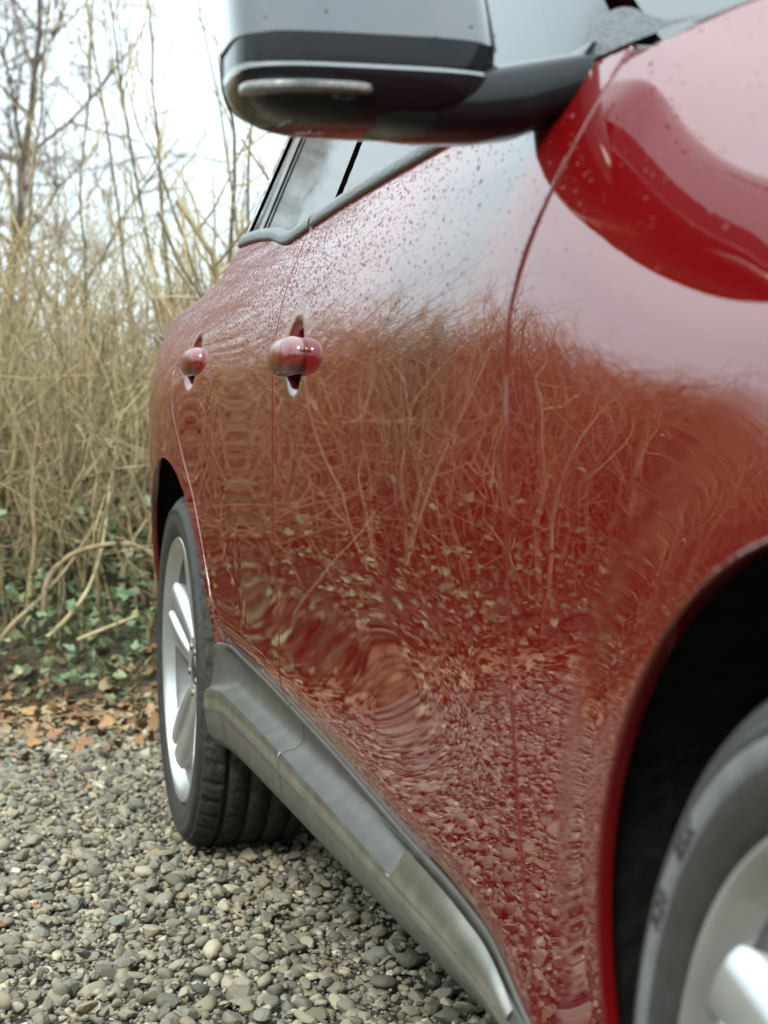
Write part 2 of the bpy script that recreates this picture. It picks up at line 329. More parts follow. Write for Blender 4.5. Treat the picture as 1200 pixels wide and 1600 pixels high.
def side_twigs(P, R, per, lmin, lmax, K=5, upb=.5, rr=.45):
    n, KK, _ = P.shape; k = np.repeat(np.arange(n), per); s = rng.uniform(.25, .97, len(k))*(KK-1); i = np.minimum(s.astype(int), KK-2); fr = (s-i)[:, None]
    p0 = P[k, i]*(1-fr)+P[k, i+1]*fr; T = P[k, i+1]-P[k, i]; T /= np.linalg.norm(T, axis=1, keepdims=True)
    d = rng.normal(size=(len(k), 3)); d[:, 2] += upb; d /= np.linalg.norm(d, axis=1, keepdims=True); d = d+T*.6; d /= np.linalg.norm(d, axis=1, keepdims=True)
    ln = rng.uniform(lmin, lmax, len(k)); t = np.linspace(0, 1, K)
    Q = p0[:, None]+d[:, None]*(ln[:, None]*t)[:, :, None]+rng.normal(0, .06, (len(k), K, 3)).cumsum(1)*(ln[:, None]*t)[:, :, None]
    Q[:, :, 2] += upb*.25*(ln[:, None]*t**2)
    return Q, (R[k, i]*rr)[:, None]*(1-.7*t)+.0008
def thicket(name, n, xr, yf, hmin, hmax, per, label):
    x = rng.uniform(*xr, n); y = yf(x, n)
    P, R = canes(n, x, y, hmin, hmax, .28, .0058)
    v1, f1 = tubes(P, R, 4); Q, S = side_twigs(P, R, per, .12, .55); v2, f2 = tubes(Q, S, 3)
    o = link(name, np_mesh(name, np.concatenate([v1, v2]), np.concatenate([f1, f2+len(v1)])), stem_m)
    return tag(o, label, 'thicket', kind='stuff')
thicket('hedge_thicket', 2700, (-3.2, 3.2), lambda x, n: edge_y(x)+.65+rng.gamma(1.6, .7, n),  .5, 1.6, 9, 'dense thicket of bare tan stems behind the car')
thicket('hedge_thicket', 900, (-5.6, -3.9), lambda x, n: rng.uniform(-1.5, 7.0, n), .6, 1.6, 5, 'bare stem hedge along the open side of the drive')
thicket('hedge_thicket', 800, (-5.5, 6), lambda x, n: rng.uniform(-7.5, -5.5, n), .8, 2.2, 5, 'unseen bare stem hedge added behind the camera to darken reflections')  # out of view, added so front-facing surfaces reflect something dark
def limb(p0, d, ln, r, K=8, wob=.05, up=.1):
    t = np.linspace(0, 1, K); d = np.array(d, float); d /= np.linalg.norm(d)
    P = np.array(p0)+np.outer(t*ln, d)+rng.normal(0, wob, (K, 3)).cumsum(0)*ln*t[:, None]*.35; P[:, 2] += up*ln*t**2
    return P, r*(1-.72*t)
def tree(name, base, h, r, label, group, lean=(0, 0), nl=9, spread=.55, twigs=9, tw=(.25, .8), start=.3, fine=7, tmat=dark_stem):
    root = empty(name, tuple(base)); tag(root, label, 'tree', group)
    b0 = np.array([0, 0, -.1]); Pt, Rt = limb(b0, (lean[0], lean[1], 1), h, r, 14, .03, 0)
    v, f = tubes(Pt[None], Rt[None], 8)
    Ls, Rs = [], []
    for k in range(nl):
        s = start+(1-start)*(k+.5)/nl; i = int(s*13); az = k*2.4+rng.uniform(-.5, .5)
        P, R = limb(Pt[i], (math.cos(az)*spread, math.sin(az)*spread, .75), h*rng.uniform(.28, .5)*(1.15-s*.6), Rt[i]*.6, 8, .07, .15); Ls.append(P); Rs.append(R)
    Ls, Rs = np.array(Ls), np.array(Rs); v2, f2 = tubes(Ls, Rs, 5)
    link('trunk', np_mesh('trunk', np.concatenate([v, v2]), np.concatenate([f, f2+len(v)])), tmat, root)
    Q, S = side_twigs(Ls, Rs, twigs, tw[0]*h*.3, tw[1]*h*.3, 6, .35, .6); Q2, S2 = side_twigs(Q, S, fine, .08*h*.3, .35*h*.3, 5, .3, .6)
    va, fa = tubes(Q, S, 4); vb, fb = tubes(Q2, S2, 3)
    tag(link('crown', np_mesh('crown', np.concatenate([va, vb]), np.concatenate([fa, fb+len(va)])), twig_m, root), kind=None)
    return root
def at_ground(px, Y):
    q = pix(px, 600, Y=Y); return (q.x, q.y, float(ground_h(q.x, q.y)))
tree('bare_tree', at_ground(-10, 14.5), 4.3, .05, 'broad bare tree with twiggy purple brown crown over the thicket', None, (.12, 0), 16, .85, 13, (.3, .9), .15, 8)
tree('bare_tree', at_ground(780, 13), 4.2, .11, 'bare tree standing beyond the car roof', None, (-.05, 0), 10, .7, 9, (.3, .9), .3, 6)
tree('bare_tree', (-5.2, 3.6, float(ground_h(-5.2, 3.6))), 3.4, .08, 'bare tree rising out of the side hedge', None, (0, 0), 9, .8, 7, (.3, .9), .3, 5)
SHOOTS = ['straight dark shoot standing right beside the rear side window and mirror tip', 'shoot leaning away from the mirror with its tip high in open sky', 'slender shoot crossing the open sky beside the twiggy tree crown', 'thin shoot passing in front of the twiggy tree crown', 'far slim shoot leaning across behind the one beside the rear window', 'short upright shoot at the edge of the twiggy tree crown', 'upright shoot in front of the trunk of the broad bare tree', 'shoot showing through the gap under the door mirror', 'shoot hidden behind the rear side window glass', 'short leaning shoot low in the thicket near the rear window corner']
sg = 'tall straight shoots rising out of the thicket'
for (p0, y0, p1, y1, Y, r) in [(330, 700, 352, -60, 6.2, .014), (300, 620, 225, -80, 6.6, .012), (285, 640, 170, -60, 7.0, .012), (215, 640, 110, -80, 6.8, .010), (360, 560, 300, -90, 7.4, .010), (120, 640, 165, 20, 6.4, .009), (40, 700, 75, -40, 7.2, .012), (380, 600, 420, -60, 6.4, .011), (470, 620, 505, -60, 6.8, .012), (330, 600, 250, 120, 5.9, .009)]:
    lab = SHOOTS.pop(0)
    a = pix(p0, y0, Y=Y); bq = pix(p1, y1, Y=Y+.2); gz = float(ground_h(a.x, a.y))
    t = np.linspace(0, 1, 14); d = np.array(bq)-np.array(a); st = np.array(a)-d*((a.z-gz)/d[2])
    st[2] = gz
    root = empty('bare_sapling', tuple(st)); tag(root, lab, 'sapling', sg)
    D = np.array(bq)-st
    Pm = np.outer(t, D)+rng.normal(0, .012, (14, 3)).cumsum(0)*t[:, None]+np.outer(np.sin(t*math.pi), [rng.normal(0, .06), 0, 0])
    Rm_ = r*(1-.75*t); v, f = tubes(Pm[None], Rm_[None], 6); link('trunk', np_mesh('trunk', v, f), dark_stem, root)
    Q, S = side_twigs(Pm[None], Rm_[None], 14, .15, .5, 6, 1.1, .5); v, f = tubes(Q, S, 4); link('crown', np_mesh('crown', v, f), stem_m, root)
def cane_thing(name, pts, r, label, Ys):
    w = np.array([np.array(pix(a, b_, Y=Yq)) for (a, b_), Yq in zip(pts, Ys)]); u = np.linspace(0, len(w)-1, 22)
    sx = np.stack([spl(np.arange(len(w)), w[:, k])(u) for k in range(3)], 1); base = sx[0].copy()
    v, f = tubes((sx-base)[None], (r*(1-.5*np.linspace(0, 1, 22)))[None], 7)
    o = link(name, np_mesh(name, v, f), stem_m); o.location = base; return tag(o, label, 'branch')
cane_thing('arched_cane', [(66, 960), (75, 905), (110, 868), (160, 852), (205, 850), (243, 872), (262, 905)], .010, 'bent cane arching over the ivy beside the rear wheel', [5.35]*7)
cane_thing('leaning_branch', [(-15, 1020), (20, 975), (60, 938), (110, 880), (160, 800)], .009, 'pale branch leaning up out of the ivy at the gravel edge', [5.3, 5.32, 5.35, 5.45, 5.6])
cane_thing('fallen_branch', [(120, 1000), (165, 982), (215, 962), (262, 942)], .007, 'thin fallen branch lying on the ivy beside the tyre', [5.3, 5.3, 5.3, 5.3])
cane_thing('crossed_stem', [(70, 1000), (110, 960), (140, 915), (160, 850), (172, 760)], .008, 'slanting stem crossing the arched cane', [5.3, 5.33, 5.36, 5.4, 5.5])
cane_thing('upright_stem', [(42, 955), (48, 905), (54, 850), (50, 760), (60, 660)], .010, 'thick upright stem in the ivy beside the leaning branch', [5.5]*5)
# ivy and leaf litter
ivy_m = island_mat('ivy_leaf', [(0.067, 0.108, 0.044), (0.123, 0.176, 0.088), (0.051, 0.083, 0.035), (0.157, 0.216, 0.114), (0.09, 0.137, 0.07), (0.213, 0.235, 0.114)], .4, .25, 60, 0, .5)
litter_m = island_mat('dead_leaf', [(0.24, 0.12, 0.048), (0.176, 0.104, 0.052), (0.32, 0.192, 0.088), (0.128, 0.072, 0.04), (0.272, 0.224, 0.128), (0.208, 0.088, 0.04), (0.336, 0.264, 0.16)], .75, .25, 60)
leaf2 = np.array([[0, -.5, 0], [.28, -.42, .05], [.5, -.1, .08], [.26, .05, .03], [.22, .3, .03], [0, .6, -.04], [-.22, .3, .03], [-.26, .05, .03], [-.5, -.1, .08], [-.28, -.42, .05], [0, 0, -.03]])
leaf_f = np.array([[10, i, (i+1) % 10] for i in range(10)])
def leaves(n, X, Y, Z, size, tilt, m, name, parent=None):
    Rm = rotmats(n, tilt); Rz = rotmats(n, 0)
    W = np.einsum('nij,kj->nki', Rm, leaf2*np.array([1, 1, 1.6]))*size[:, None, None]+np.stack([X, Y, Z], 1)[:, None]
    F = (leaf_f[None]+(np.arange(n)*11)[:, None, None]).reshape(-1, 3)
    return link(name, np_mesh(name, W.reshape(-1, 3), F), m, parent)
n = 13000; X = rng.uniform(-3.0, 2.8, n); Y = edge_y(X)+.18+rng.gamma(2.2, .36, n); Z = ground_h(X, Y)+rng.gamma(2.0, .08, n)
tag(leaves(n, X, Y, Z, rng.uniform(.018, .042, n), .75, ivy_m, 'ivy_ground_cover'), 'green ivy covering the bank under the thicket', 'ivy', kind='stuff')
n = 3000; X = rng.uniform(-4.8, -3.5, n); Y = rng.uniform(-1.5, 5.5, n); Z = ground_h(X, Y)+rng.gamma(1.6, .05, n)
tag(leaves(n, X, Y, Z, rng.uniform(.03, .06, n), .75, ivy_m, 'ivy_ground_cover'), 'green ivy at the foot of the side hedge', 'ivy', kind='stuff')
n = 6500; X = rng.uniform(-3.0, 2.6, n); Y = edge_y(X)+rng.normal(.22, .27, n); Z = np.maximum(ground_h(X, Y), 0)+rng.uniform(-.004, .03, n)
tag(leaves(n, X, Y, Z, rng.uniform(.018, .05, n), .45, litter_m, 'leaf_litter'), 'brown and orange dead leaves along the edge of the gravel', 'leaf litter', kind='stuff')
n = 60; X = rng.uniform(-.3, 1, n); Y = rng.uniform(2.6, 4.9, n)
tag(leaves(n, X, Y, np.full(n, .012), rng.uniform(.008, .018, n), .4, litter_m, 'leaf_litter'), 'scattered dead leaf scraps lying on the gravel', 'leaf litter', kind='stuff')
n = 900; X = rng.uniform(-3, 2.5, n); Y = edge_y(X)+rng.normal(.18, .2, n); az = rng.uniform(0, 6.28, n); ln = rng.uniform(.04, .18, n); tt = np.linspace(-.5, .5, 4)
P = np.stack([X[:, None]+np.cos(az)[:, None]*ln[:, None]*tt, Y[:, None]+np.sin(az)[:, None]*ln[:, None]*tt, (np.maximum(ground_h(X, Y), 0)+rng.uniform(.006, .03, n))[:, None]+rng.normal(0, .006, (n, 4))], -1)
v, f = tubes(P, np.full((n, 4), .0022), 3); tag(link('twig_litter', np_mesh('twig_litter', v, f), stem_m), 'short dry twigs strewn along the gravel edge', 'twigs', kind='stuff')

# ================================================================== THE CAR
XC = 1.36                                                     # centre line of the car
car = empty('parked_car', (XC, 2.15, 0)); car.matrix_world = Matrix.Translation((XC, 2.15, 0))
tag(car, 'dark red SUV wet with rain parked on the gravel', 'car')
def cpart(name, v, f, m, parent=None, smooth=True, mirror=False):
    v = np.array(v, float); v = v-np.array([XC, 2.15, 0])
    if mirror: v = v*np.array([-1, 1, 1]); f = [tuple(reversed(list(q))) for q in f]
    o = mesh(name, v, f, m, None, smooth); o.parent = car if parent is None else parent
    return o
RA, ZA = .415, .343
zt_f = spl([1.36, 1.44, 1.5, 1.64, 1.87, 2.23, 2.57, 2.9, 3.03, 3.08, 3.12, 3.15], [.268, .302, .325, .352, .372, .402, .423, .440, .446, .440, .418, .38])
belt = spl([-.1, .5, 1.06, 1.27, 1.4, 1.75, 2.2, 2.47, 2.60, 2.84, 3.29, 3.6, 4.3], [1.0, 1.09, 1.118, 1.114, 1.111, 1.108, 1.103, 1.094, 1.088, 1.117, 1.149, 1.14, 1.09])
HANDLES = [(2.30, .905), (3.215, .932)]
def S(y, z):
    """outer skin of the car's side: x for a given length position y and height z"""
    y = np.asarray(y, float); z = np.asarray(z, float)
    bl = sstep(1.02, 1.46, y); z0 = .82+.055*bl
    x = .456+(1.5-.28*bl)*np.maximum(z-z0, 0)**2+.13*np.maximum(.80-z, 0)**2
    wz = sstep(.30, .55, z)*(1-sstep(.84, 1.08, z))
    x = x-.004+.008*np.minimum(y-2.0, 0)**2+.002*np.maximum(y-2.0, 0)**2-.031*np.exp(-((y-3.56)/.43)**2)*wz
    rf = np.hypot(y-YF, z-ZA)-RA; x = x-.0055*(1-sstep(0., .09, rf))*wz
    x = x+.10*np.maximum(.55-y, 0)**2+.35*np.maximum(.25-y, 0)**2
    x = x+.22*np.maximum(y-3.75, 0)**2+.30*np.maximum(y-4.1, 0)**2
    x = x+.20*np.maximum(y-3.27, 0)*sstep(1.04, 1.16, z)
    x = x+.10*np.maximum(1.42-y, 0)**2*sstep(.80, 1.02, z)
    win = sstep(1.5, 1.9, y)*(1-sstep(2.75, 3.05, y))
    x = x+.0045*np.exp(-((z-.545)/.085)**2)*win
    zt = zt_f(np.clip(y, 1.36, 3.06)); u = np.clip((zt+.046-z)/.046, 0, 1.4)
    x = x+.013*u**2*sstep(1.42, 1.6, y)*(1-sstep(3.0, 3.1, y))
    for (hy, hz) in HANDLES:                                    # finger scoops behind the handles
        r = np.sqrt(((y-hy)/.058)**2+((z-hz)/.050)**2); x = x+.026*(1-sstep(.55, 1.0, r))
    return x
def resample(c, n, narrow=True):
    c = np.array(c, float); d = np.concatenate([[0], np.cumsum(np.hypot(*np.diff(c, axis=0).T))])
    t = np.linspace(0, 1, n)
    if narrow: t = np.concatenate([[0, .0015/d[-1], .004/d[-1]], t[1:-1], [1-.004/d[-1], 1-.0015/d[-1], 1]])
    return np.stack([np.interp(t*d[-1], d, c[:, k]) for k in range(2)], 1)
def panel(name, c0, c1, nt, parent=None, depth=.018, surf=S, m='paint', mirror=False, gap=.002, width=None):
    """skin panel ruled between two (y,z) curves with equally many points, rounded edge and a return flange"""
    c0 = np.array(c0); c1 = np.array(c1); n = len(c0)
    w = width or max(.05, np.hypot(*(c1-c0).T).mean())
    t = np.linspace(0, 1, nt); t = np.concatenate([[0, .0015/w, .004/w], t[1:-1], [1-.004/w, 1-.0015/w, 1]]); nt = len(t)
    Q = c0[:, None]*(1-t)[None, :, None]+c1[:, None]*t[None, :, None]
    idx = np.arange(n*nt).reshape(n, nt)
    loop = np.concatenate([idx[:, 0], idx[-1, 1:], idx[-2::-1, -1], idx[0, -2:0:-1]])
    q = Q.reshape(-1, 2); V = np.stack([surf(q[:, 0], q[:, 1]), q[:, 0], q[:, 1]], 1)
    F = [(idx[i, j], idx[i+1, j], idx[i+1, j+1], idx[i, j+1]) for i in range(n-1) for j in range(nt-1)]
    lp = q[loop]; tg = np.roll(lp, -1, 0)-np.roll(lp, 1, 0); tg /= np.linalg.norm(tg, axis=1, keepdims=True)+1e-12
    nr = np.stack([tg[:, 1], -tg[:, 0]], 1)
    cen = Q.reshape(-1, 2).mean(0)
    area = .5*np.sum(lp[:, 0]*np.roll(lp[:, 1], -1)-np.roll(lp[:, 0], -1)*lp[:, 1])
    if area < 0: nr = -nr
    prev = loop; VV = [V]; base = len(V)
    for (o, d) in ((.0010, .0006), (.0017, .0022), (.0018, depth)):
        ring = np.concatenate([(V[loop, 0]+d)[:, None], lp+nr*o], 1); VV.append(ring); cur = base+np.arange(len(loop)); base += len(loop)
        for k in range(len(loop)):
            a, b_ = prev[k], prev[(k+1) % len(loop)]; c, d_ = cur[(k+1) % len(loop)], cur[k]
            F.append((a, b_, c, d_) if area < 0 else (b_, a, d_, c))
        prev = cur
    if area > 0: F = [f if k >= (n-1)*(nt-1) else tuple(reversed(f)) for k, f in enumerate(F)]
    V = np.concatenate(VV)
    # faces must look outwards (towards -x)
    a, b_, c = V[F[0][0]], V[F[0][1]], V[F[0][2]]
    if np.cross(b_-a, c-a)[0] > 0: F = [tuple(reversed(f)) for f in F]
    return cpart(name, V, F, M[m], parent, True, mirror)
def arch(th, yc, R=RA): th = np.radians(th); return np.stack([yc+R*np.cos(th), ZA+R*np.sin(th)], 1)
def pairs(keys, n):
    """keys: list of (theta, y, z) -> thetas and outer curve points"""
    k = np.array(keys, float); s = np.concatenate([[0], np.cumsum(np.abs(np.diff(k[:, 0]))+60*np.hypot(*np.diff(k[:, 1:], axis=0).T))]); t = np.linspace(0, s[-1], n)
    return np.interp(t, s, k[:, 0]), np.stack([np.interp(t, s, k[:, 1]), np.interp(t, s, k[:, 2])], 1)
seamF = [(1.41, .275), (1.41, .38), (1.409, .5), (1.408, .64), (1.408, .80), (1.404, .90), (1.385, .955), (1.362, 1.0), (1.345, 1.05), (1.335, 1.098)]
seamB = [(2.500, .41), (2.490, .47), (2.478, .56), (2.462, .68), (2.452, .82), (2.450, .96), (2.458, 1.092)]
seamR = [(3.045, .445), (3.060, .52), (3.105, .60), (3.175, .69), (3.27, .765), (3.36, .84), (3.405, .92), (3.41, .985), (3.385, 1.04), (3.31, 1.146)]
sf = spl([p[1] for p in seamF], [p[0] for p in seamF]); sb = spl([p[1] for p in seamB], [p[0] for p in seamB])
srz = np.array([p[1] for p in seamR]); sr = spl(srz, [p[0] for p in seamR])
G = .0036
for mir in (False, True):
    # front wing
    keys = [(-9, 1.41-G, .278), (4, 1.409-G, .45), (18, 1.408-G, .62), (32, 1.408-G, .80), (42, 1.402-G, .905), (50, 1.36-G, 1.0), (57, 1.337-G, 1.085), (60, 1.331, 1.098), (66, 1.20, float(belt(1.20))), (80, .95, float(belt(.95))), (100, .6, float(belt(.6))), (125, .1, float(belt(.1))), (130, 0., 1.0), (150, -.02, .7), (189, -.02, .278)]
    th, oc = pairs(keys, 190); k = oc[:, 0] > 1.3
    panel('front_wing', arch(th, YF), oc, 42, depth=.012, mirror=mir)
    # front door
    zz = np.linspace(0, 1, 90)
    def dcurve(fn, yo, y_for_top, y_for_bot):
        zb, ztp = float(zt_f(y_for_bot))+.002, float(belt(y_for_top))-.001
        z = zb+(ztp-zb)*zz; return np.stack([fn(z)+yo, z], 1)
    def door(name, fa, ya, fb, yb, n, mir):
        """rows follow the sill line at the bottom and the belt line at the top"""
        s = np.linspace(0, 1, n); s = np.concatenate([[0, .0015, .004], s[1:-1], [.996, .9985, 1]])
        bot = np.stack([ya[0]+(yb[0]-ya[0])*s, s*0], 1); top = np.stack([ya[1]+(yb[1]-ya[1])*s, s*0], 1)
        bot[:, 1] = zt_f(bot[:, 0])+.003; top[:, 1] = belt(top[:, 0])-.002
        def bend(c0, c1):
            return c0, c1
        tn = 96; t = np.linspace(0, 1, tn); t = np.concatenate([[0, .002, .006], t[1:-1], [.994, .998, 1]]); tn = len(t)
        Q = bot[:, None]*(1-t)[None, :, None]+top[:, None]*t[None, :, None]
        z = Q[:, :, 1]; Q[:, :, 0] = (fa(z)+G)*(1-s)[:, None]+(fb(z)-G)*s[:, None]
        n_ = len(s); idx = np.arange(n_*tn).reshape(n_, tn); q = Q.reshape(-1, 2)
        # keep bottoms on the sill line after the shift
        V = np.stack([S(q[:, 0], q[:, 1]), q[:, 0], q[:, 1]], 1)
        F = [(idx[i, j], idx[i, j+1], idx[i+1, j+1], idx[i+1, j]) for i in range(n_-1) for j in range(tn-1)]
        loop = np.concatenate([idx[:, 0], idx[-1, 1:], idx[-2::-1, -1], idx[0, -2:0:-1]]); lp = q[loop]
        tg = np.roll(lp, -1, 0)-np.roll(lp, 1, 0); tg /= np.linalg.norm(tg, axis=1, keepdims=True)+1e-12; nr = np.stack([tg[:, 1], -tg[:, 0]], 1)
        prev = loop; VV = [V]; base = len(V)
        for (o, d) in ((.0010, .0006), (.0017, .0022), (.0018, .018)):
            VV.append(np.concatenate([(V[loop, 0]+d)[:, None], lp+nr*o], 1)); cur = base+np.arange(len(loop)); base += len(loop)
            for k in range(len(loop)): F.append((prev[(k+1) % len(loop)], prev[k], cur[k], cur[(k+1) % len(loop)]))
            prev = cur
        F = [tuple(reversed(f)) for f in F]
        V = np.concatenate(VV); a, b_, c = V[F[0][0]], V[F[0][1]], V[F[0][2]]
        if np.cross(b_-a, c-a)[0] > 0: F = [tuple(reversed(f)) for f in F]
        return cpart(name, V, F, M['paint'], None, True, mir)
    fd = door('front_door', sf, (1.413, 1.338), sb, (2.497, 2.455), 150, mir)
    rd = door('rear_door', sb, (2.503, 2.461), sr, (3.042, 3.307), 120, mir)
    if not mir: FD, RD = fd, rd
    keys = [(169, 3.052, .445), (155, 3.066, .52), (142, 3.110, .60), (128, 3.180, .69), (115, 3.275, .765), (105, 3.366, .84), (98, 3.411, .92), (92, 3.416, .985), (88, 3.391, 1.04), (84, 3.316, 1.147), (75, 3.5, float(belt(3.5))), (55, 4.0, float(belt(4.0))), (40, 4.30, float(belt(4.3))), (15, 4.38, .7), (-12, 4.36, .27)]
    th, oc = pairs(keys, 190)
    panel('rear_quarter_panel', arch(th, YR), oc, 42, depth=.012, mirror=mir)
    # dark plates behind the shut lines, coloured as the shade inside the gaps
    def backing(name, m):
        ys = np.linspace(1.30, 3.45, 60); zs = np.linspace(.30, 1.07, 18); Yg, Zg = np.meshgrid(ys, zs, indexing='ij'); keep = None
        x = S(Yg, Zg)+.024
        V = np.stack([x, Yg, Zg], -1).reshape(-1, 3); idx = np.arange(len(V)).reshape(Yg.shape)
        F = []
        for i in range(59):
            for j in range(17):
                yc, zc = ys[i]+.018, zs[j]+.02
                if (yc-YF)**2+(zc-ZA)**2 > .45**2 and (yc-YR)**2+(zc-ZA)**2 > .47**2 and zc < 1.06: F.append((idx[i, j], idx[i+1, j], idx[i+1, j+1], idx[i, j+1]))
        return cpart(name, V, F, M['seam'], None, True, m)
    backing('gap_shade_backing', mir)
    # arch liners
    for yc, nm in ((YF, 'front_wheel_arch_liner'), (YR, 'rear_wheel_arch_liner')):
        th = np.radians(np.linspace(-14, 194, 60)); V = []; F = []
        prof = [(.0, RA+.003), (.012, RA+.010), (.10, RA+.012), (.28, RA+.004), (.30, RA-.05)]
        for (dx, R) in prof:
            for a in th:
                y, z = yc+R*math.cos(a), ZA+R*math.sin(a); ye, ze = yc+RA*math.cos(a), ZA+RA*math.sin(a)
                V.append((float(S(ye, ze))+.010+dx, y, max(z, .2)))
        n_ = len(th)
        for i in range(len(prof)-1):
            for j in range(n_-1): F.append((i*n_+j, i*n_+j+1, (i+1)*n_+j+1, (i+1)*n_+j))
        V.append((.46+.32, yc, ZA)); c0 = len(V)-1
        for j in range(n_-1): F.append(((len(prof)-1)*n_+j, (len(prof)-1)*n_+j+1, c0))
        cpart(nm, V, F, M['liner'], None, True, mir)
# dark strips laid in the shut lines, gap shade put into their colour
for (nm, fn, z0, z1) in (('front_gap_shade', sf, .28, 1.10), ('centre_gap_shade', sb, .41, 1.09), ('rear_gap_shade', sr, .445, 1.14)):
    z = np.linspace(z0, z1, 120); y = fn(z); x = S(y, z)+.0045
    dy, dz_ = np.gradient(y), np.gradient(z); ln = np.hypot(dy, dz_); ny, nz_ = dz_/ln*.0062, -dy/ln*.0062
    V = [(x[k], y[k]+q*ny[k], z[k]+q*nz_[k]) for k in range(120) for q in (-1, 1)]
    cpart(nm, V, [(2*k, 2*k+1, 2*k+3, 2*k+2) for k in range(119)], M['seam'])
# ---- sill trims (two pieces that meet under the door gap)
def prof_trim(y):
    """(x,z) corners of the cladding's section at y"""
    zt = float(zt_f(y)); xs = float(S(y, zt)); zb = .262
    zl = zt-.062 if y > 1.9 else None
    sc_ = float(sstep(1.82, 1.90, y))*float(1-sstep(2.99, 3.05, y))     # scoop depth
    tip = float(sstep(1.38, 1.60, y)); H = zt-zb
    xo = xs-.010*tip-.001
    e = float(sstep(3.0, 3.12, y))
    zcrest = zt-.10*H/.17-.40*H*.62+.01*0
    zcrest = zb+.56*H; zi = zb+.36*H
    pts = [(xs+.006, zt+.001), (xs-.001, zt-.001), (xs-.0015, zt-.006)]
    pts += [(xs+.001+.016*sc_, zt-.016-.004*(1-sc_)), (xs+.000+.021*sc_, zt-.024-.08*H), (xs-.003+.020*sc_, zcrest+.016), (xs-.006+.010*sc_, zcrest+.005)]
    q_ = np.array(pts[2:]); u_ = np.arange(len(q_)); w_ = np.linspace(0, len(q_)-1, 13)
    pts = pts[:2]+list(zip(spl(u_, q_[:, 0])(w_), spl(u_, q_[:, 1])(w_)))
    pts += [(xo-.003, zcrest), (xo-.006, zcrest-.006)]
    pts += [(xo-.006, zi+.004), (xo-.003, zi), (xo-.004, zi-.004)]
    pts += [(xo+.001, zb+.02), (xo+.012, zb+.003), (xo+.03, zb), (xo+.13, zb+.004)]
    return pts
def trim(name, y0, y1, n, rows, m, parent=None, endcap=True, pf=prof_trim):
    ys = np.linspace(y0, y1, n); V = []; F = []
    for y in ys:
        for (x, z) in [pf(y)[r] for r in rows]: V.append((x, y, z))
    k = len(rows)
    for i in range(n-1):
        for j in range(k-1): F.append((i*k+j, i*k+j+1, (i+1)*k+j+1, (i+1)*k+j))
    if endcap:
        for i, sgn in ((0, 1), (n-1, -1)):
            a = len(V)
            for j in range(k): x, y, z = V[i*k+j]; V.append((x+.02, y, z))
            for j in range(k-1):
                q = (i*k+j, a+j, a+j+1, i*k+j+1); F.append(q if sgn > 0 else tuple(reversed(q)))
    return cpart(name, V, F, M[m], parent, True)
for (nm, y0, y1) in (('front_door_trim', 1.395, 2.497), ('rear_door_trim', 2.501, 3.145)):
    tp = trim(nm, y0, y1, 90, list(range(0, 16)), 'sill')
    trim('trim_insert', max(y0, 1.46), min(y1, 3.13), 80, [15, 16, 17, 18], 'insert', tp)
    trim('trim_lower_lip', y0, y1, 80, list(range(18, 24)), 'sill', tp)
# polished spear in front of the scoop
V = []; F = []; ys = np.linspace(1.47, 1.885, 40)
for y in ys:
    p = prof_trim(y); t_ = float(sstep(1.84, 1.885, y)); top = np.array(p[2])*(1-t_)+np.array(p[14])*t_; top[1] -= .004
    for s in np.linspace(0, 1, 6): q = top*(1-s)+np.array(p[15])*s; V.append((q[0]-.0035-.002*math.sin(s*3.14), y, q[1]))
for i in range(39):
    for j in range(5): F.append((i*6+j, i*6+j+1, (i+1)*6+j+1, (i+1)*6+j))
cpart('trim_spear', V, F, M['insert'])
# floor of the car
fl = []
def box(name, lo, hi, m, parent=None, bev=.01):
    bm = bmesh.new(); bmesh.ops.create_cube(bm, size=1)
    for v in bm.verts: v.co = Vector([lo[k]+(v.co[k]+.5)*(hi[k]-lo[k])-(XC, 2.15, 0)[k] for k in range(3)])
    if bev: bmesh.ops.bevel(bm, geom=bm.edges[:], offset=bev, segments=2, affect='EDGES')
    o = bm_obj(name, bm, M[m], car if parent is None else parent); return o
box('underbody', (.60, 1.27, .245), (2.12, 3.06, .32), 'liner')
box('engine_bay', (.80, .05, .26), (1.92, 1.30, .95), 'liner')
box('luggage_floor', (.82, 3.02, .28), (1.90, 4.25, .60), 'liner')
